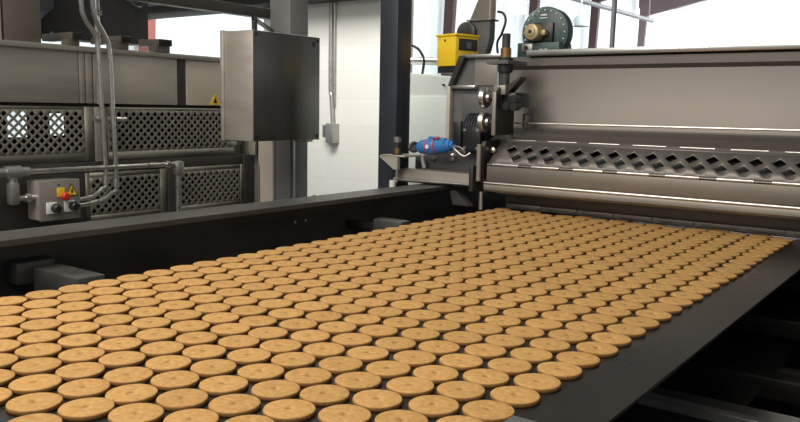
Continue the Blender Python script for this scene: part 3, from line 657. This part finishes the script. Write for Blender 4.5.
# ------------------------------------------------------------------ biscuits
S = .07
LX0, LY0, LDX, LSK = -.4858051387, .8631070560, .0678268376, .0658651687 * S
R_B, T_B = .0342, .0078
def biscuit_mesh(seed):
    rnd = random.Random(seed); bm = bmesh.new(); n = 40
    prof = [(0, 0), (R_B * .93, 0), (R_B * .985, T_B * .18), (R_B, T_B * .45), (R_B * .992, T_B * .78), (R_B * .972, T_B * .94), (R_B * .94, T_B), (R_B * .6, T_B * .985), (R_B * .3, T_B * .97), (R_B * .05, T_B * .96), (R_B * .035, T_B * .6), (0, T_B * .55)]
    ph = [rnd.uniform(0, 6.28) for _ in range(3)]
    rings = []
    for r, h in prof:
        if r == 0: rings.append([bm.verts.new((0, 0, h))]); continue
        ring = []
        for k in range(n):
            a = 2 * PI * k / n
            w = 1 + .008 * math.sin(2 * a + ph[0]) + .006 * math.sin(3 * a + ph[1]) + .004 * math.sin(5 * a + ph[2])
            ring.append(bm.verts.new((r * w * math.cos(a), r * w * math.sin(a), h)))
        rings.append(ring)
    for a, b in zip(rings, rings[1:]):
        for k in range(n):
            k2 = (k + 1) % n
            if len(a) == 1: bm.faces.new((a[0], b[k2], b[k]))
            elif len(b) == 1: bm.faces.new((a[k], a[k2], b[0]))
            else: bm.faces.new((a[k], a[k2], b[k2], b[k]))
    # two shallow docking dimples beside the centre
    for dx, dy in ((.010, .003), (-.008, -.005)):
        for v in bm.verts:
            if v.co.z > T_B * .9:
                d = math.hypot(v.co.x - dx, v.co.y - dy)
                v.co.z -= .001 * math.exp(-(d / .003) ** 2)
    bmesh.ops.recalc_face_normals(bm, faces=bm.faces[:])
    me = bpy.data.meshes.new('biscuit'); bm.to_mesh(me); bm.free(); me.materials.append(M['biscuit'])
    for f in me.polygons: f.use_smooth = True
    return me
BM = [biscuit_mesh(s) for s in range(5)]

# ------------------------------------------------------------------ camera
FPX, PIT, ROL, YAW = 787.927626, .129717049, .0190133965, .635245738
CZ = .95 + 5.52457875 * S
cy, sy = math.cos(YAW), math.sin(YAW)
Fv = Vector((-sy * math.cos(PIT), cy * math.cos(PIT), -math.sin(PIT))); Rv = Vector((cy, sy, 0)); Uv = Rv.cross(Fv)
c_, s_ = math.cos(ROL), math.sin(ROL)
R2, U2 = c_ * Rv + s_ * Uv, -s_ * Rv + c_ * Uv
cam = bpy.data.cameras.new('camera'); co = bpy.data.objects.new('camera', cam); COL.objects.link(co)
mt = Matrix((( R2.x, U2.x, -Fv.x, 0), (R2.y, U2.y, -Fv.y, 0), (R2.z, U2.z, -Fv.z, CZ), (0, 0, 0, 1)))
co.matrix_world = mt
cam.sensor_width = 36; cam.lens = 36 * FPX / 800; cam.clip_start = .02; cam.clip_end = 200
SC.camera = co

def in_view(p):
    d = Vector(p) - Vector((0, 0, CZ)); z = d.dot(Fv)
    if z < .1: return None
    return 400 + FPX * d.dot(R2) / z, 211 - FPX * d.dot(U2) / z, z

spots = []
for c in range(16):
    for kk in range(-14, 30):
        x = LX0 - c * LDX; y = LY0 + S * (kk + .5 * (c % 2)) + LSK * c
        if y > 2.733: continue
        v = in_view((x, y, ZB + T_B))
        if v is None or not (-20 < v[0] < 822 and v[1] < 427): continue
        spots.append((c, kk, x, y, v[2]))
near = sorted(spots, key=lambda s: s[4])
ORD = ['first', 'second', 'third', 'fourth', 'fifth', 'sixth', 'seventh', 'eighth', 'ninth', 'tenth', 'eleventh', 'twelfth', 'thirteenth', 'fourteenth', 'fifteenth', 'sixteenth', 'seventeenth', 'eighteenth', 'nineteenth', 'twentieth', 'twenty-first', 'twenty-second', 'twenty-third', 'twenty-fourth', 'twenty-fifth', 'twenty-sixth', 'twenty-seventh', 'twenty-eighth', 'twenty-ninth', 'thirtieth']
single = set((s[0], s[1]) for s in near[:300])
rank = {}
for c in range(16):
    for r, s in enumerate(sorted([s for s in spots if s[0] == c], key=lambda s: s[1])): rank[(c, s[1])] = r
rest = bmesh.new()
rnd = random.Random(3)
for c, kk, x, y, _ in spots:
    jx, jy, rz = rnd.gauss(0, .0010), rnd.gauss(0, .0012), rnd.uniform(0, 2 * PI)
    me = BM[rnd.randrange(5)]
    if (c, kk) in single:
        o = bpy.data.objects.new('biscuit', me); COL.objects.link(o)
        o.location = (x + jx, y + jy, ZB); o.rotation_euler = (0, 0, rz)
        f = ORD[rank[(c, kk)]]
        if c < 8: lab = 'golden biscuit, %s from the front in the %sline along the bare right belt edge' % (f, '' if c == 0 else ORD[c] + ' ')
        else: lab = 'golden biscuit, %s from the front in the %sline along the left rail side' % (f, '' if c == 15 else ORD[15 - c] + ' ')
        if 0 < c < 8: lab = 'golden biscuit, %s from the front in the %s line from the right belt edge' % (f, ORD[c])
        if 8 <= c < 15: lab = 'golden biscuit, %s from the front in the %s line from the left side rail' % (f, ORD[15 - c])
        tag(o, lab, 'biscuit', 'golden biscuits on the conveyor belt')
    else:
        t = bmesh.new(); t.from_mesh(me); mx = Matrix.Translation((x + jx, y + jy, ZB)) @ Matrix.Rotation(rz, 4, 'Z'); t.transform(mx)
        m2 = bpy.data.meshes.new('t'); t.to_mesh(m2); t.free(); rest.from_mesh(m2); bpy.data.meshes.remove(m2)
if len(rest.verts):
    mb = MB(); mb.bm.free(); mb.bm = rest
    o = mb.build('biscuit_field', 'biscuit', None, 60)
    tag(o, 'far golden biscuits closely packed on the belt just before the hopper guard', 'biscuits', None, 'stuff')

# ------------------------------------------------------------------ light
def area(name, loc, target, sx, sy_, power, col=(1, 1, 1)):
    l = bpy.data.lights.new(name, 'AREA'); l.shape = 'RECTANGLE'; l.size = sx; l.size_y = sy_; l.energy = power; l.color = col
    o = bpy.data.objects.new(name, l); COL.objects.link(o); o.location = loc
    o.rotation_euler = (Vector(target) - Vector(loc)).to_track_quat('-Z', 'Y').to_euler(); return o
area('unseen_light', (-1.7, .2, 3.6), (-1.3, .9, 0), 2.2, 1.2, 80, (1, .92, .78))
area('unseen_light', (-.2, -1.6, 3.4), (-1.6, 2.0, 1.0), 2.0, 1.2, 40, (1, .93, .82))  # added weak fill from behind the camera
area('unseen_light', (-3.3, 2.9, 2.9), (-3.8, 4.5, 1.35), 1.2, .6, 68, (1, .97, .9))  # added out of view to brighten the partition wall
area('unseen_light', (-2.4, -.8, 2.8), (-2.5, 2.4, 1.4), 1.2, .8, 22, (1, .93, .82))  # added frontal fill for the enclosure and machine fronts
for y, pw in ((8, 650), (15, 420), (21, 400), (27, 420)):
    area('hall_light', (-5.0, y, 5.0), (-8.6, y, 1.6), 3.5, 5.0, pw, (.92, .98, 1))
area('hall_light', (-4, 36, 5.0), (-6, 40, 2.0), 6, 6, 2500, (.97, .98, 1))
area('hall_light', (-4, 31, 5.0), (-9, 33, 2.5), 5, 5, 1200, (.97, .98, 1))
w = bpy.data.worlds.new('world'); SC.world = w; w.use_nodes = True
bg = w.node_tree.nodes['Background']; bg.inputs['Color'].default_value = (.95, .97, 1, 1); bg.inputs['Strength'].default_value = .35
SC.view_settings.view_transform = 'Standard'; SC.view_settings.look = 'None'; SC.view_settings.exposure = 0; SC.view_settings.gamma = 1
SC.cycles.use_denoising = True
SC.cycles.max_bounces = 8
